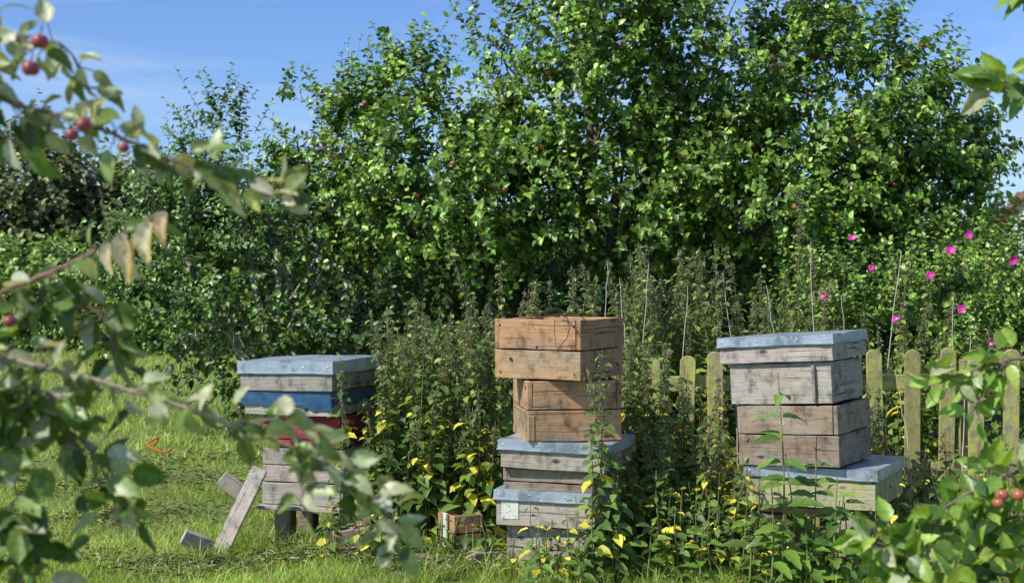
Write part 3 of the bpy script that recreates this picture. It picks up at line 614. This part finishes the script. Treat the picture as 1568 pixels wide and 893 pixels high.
# ---------------------------------------------------------------- cottage
def cottage():
    e=empty('white_cottage'); W=simplemat('white_render',(.75,.74,.7),(.68,.67,.63),3,.9); R=simplemat('clay_tiles',(.30,.12,.08),(.2,.09,.06),6,.9); G=simplemat('window_glass',(.03,.04,.05),(.04,.05,.06),3,.1)
    ox,oy=19.2,42.; L,Dp,H,Rg=8.,6.,2.4,3.75
    def bx(mb,x0,x1,y0,y1,z0,z1,t=1): mb.box(T(ox+(x0+x1)/2,oy+(y0+y1)/2,(z0+z1)/2),x1-x0,y1-y0,z1-z0,0,t,1,0)
    m=MB(); bx(m,-L/2,L/2,-Dp/2,Dp/2,-.1,H); m.make('walls',[W],e,0)
    V=[(ox+a,oy+b,c) for a in(-L/2,L/2) for b,c in((-Dp/2,H),(Dp/2,H),(0,Rg-.12))]; build('gables',V,[[[0,1,2],[3,5,4]]],[W],smooth=False,parent=e)
    V=[(ox+a,oy+b,c+dz) for dz in(0,.12) for a in(-L/2-.3,L/2+.3) for b,c in((-Dp/2-.4,H-.18),(0,Rg-.1),(Dp/2+.4,H-.18))]
    F=[[0,3,4,1],[1,4,5,2],[6,7,10,9],[7,8,11,10],[0,6,9,3],[2,5,11,8],[0,1,7,6],[1,2,8,7],[3,9,10,4],[4,10,11,5]]; build('roof',V,[F],[R],smooth=False,parent=e)
    m=MB(); bx(m,2,2.8,-.4,.4,Rg-.8,Rg+.7); m.make('chimney',[R],e,0)
    m=MB()
    for a in(-2.9,-1.2,1.4,2.8): bx(m,a-.4,a+.4,-Dp/2-.03,-Dp/2+.02,1,2.0)
    m.make('windows',[G],e,0)
    m=MB(); bx(m,-.1,.8,-Dp/2-.04,-Dp/2+.02,0,2.0); m.make('door',[M_blue],e,0)
cottage()

# ---------------------------------------------------------------- light, sky, camera
el,az=47,-122.
sx,sy,sz=math.sin(math.radians(az))*math.cos(math.radians(el)),math.cos(math.radians(az))*math.cos(math.radians(el)),math.sin(math.radians(el))
l=bpy.data.lights.new('sun','SUN'); l.energy=5.; l.angle=math.radians(.5); l.color=(1,.96,.88); o=bpy.data.objects.new('sun',l); S.collection.objects.link(o)
o.rotation_euler=Vector((sx,sy,sz)).to_track_quat('Z','Y').to_euler()
w=bpy.data.worlds.new('World'); S.world=w; w.use_nodes=True; nt=w.node_tree; nt.nodes.clear()
sk=N(nt,'ShaderNodeTexSky',sky_type='NISHITA'); sk.sun_disc=False; sk.sun_elevation=math.radians(el); sk.sun_rotation=math.radians(az%360); sk.air_density=1.; sk.dust_density=.2; sk.ozone_density=2.
tcn=N(nt,'ShaderNodeTexCoord').outputs['Generated']; cn=noiseN(nt,mapping(nt,tcn,(1.2,1.2,9),(0.3,0,2)),2.2,7,.6,.8)
cf=ramp(nt,cn,[(.44,0.),(.8,.6)]); c=mix(nt,cf,mix(nt,1.,sk.outputs[0],(.82,1.06,1.55),'MULTIPLY'),(8.5,9.2,10.5))
bg=N(nt,'ShaderNodeBackground'); bg.inputs[1].default_value=.097; nt.links.new(c,bg.inputs[0]); ow=N(nt,'ShaderNodeOutputWorld'); nt.links.new(bg.outputs[0],ow.inputs[0])
cd=bpy.data.cameras.new('camera'); cd.lens=50; cd.sensor_width=36; cd.clip_end=1000; cd.clip_start=.05
cd.dof.use_dof=True; cd.dof.focus_distance=6.9; cd.dof.aperture_fstop=5.
co=bpy.data.objects.new('camera',cd); S.collection.objects.link(co); co.location=(0,0,1.44); co.rotation_euler=(math.radians(90-.83),0,0); S.camera=co
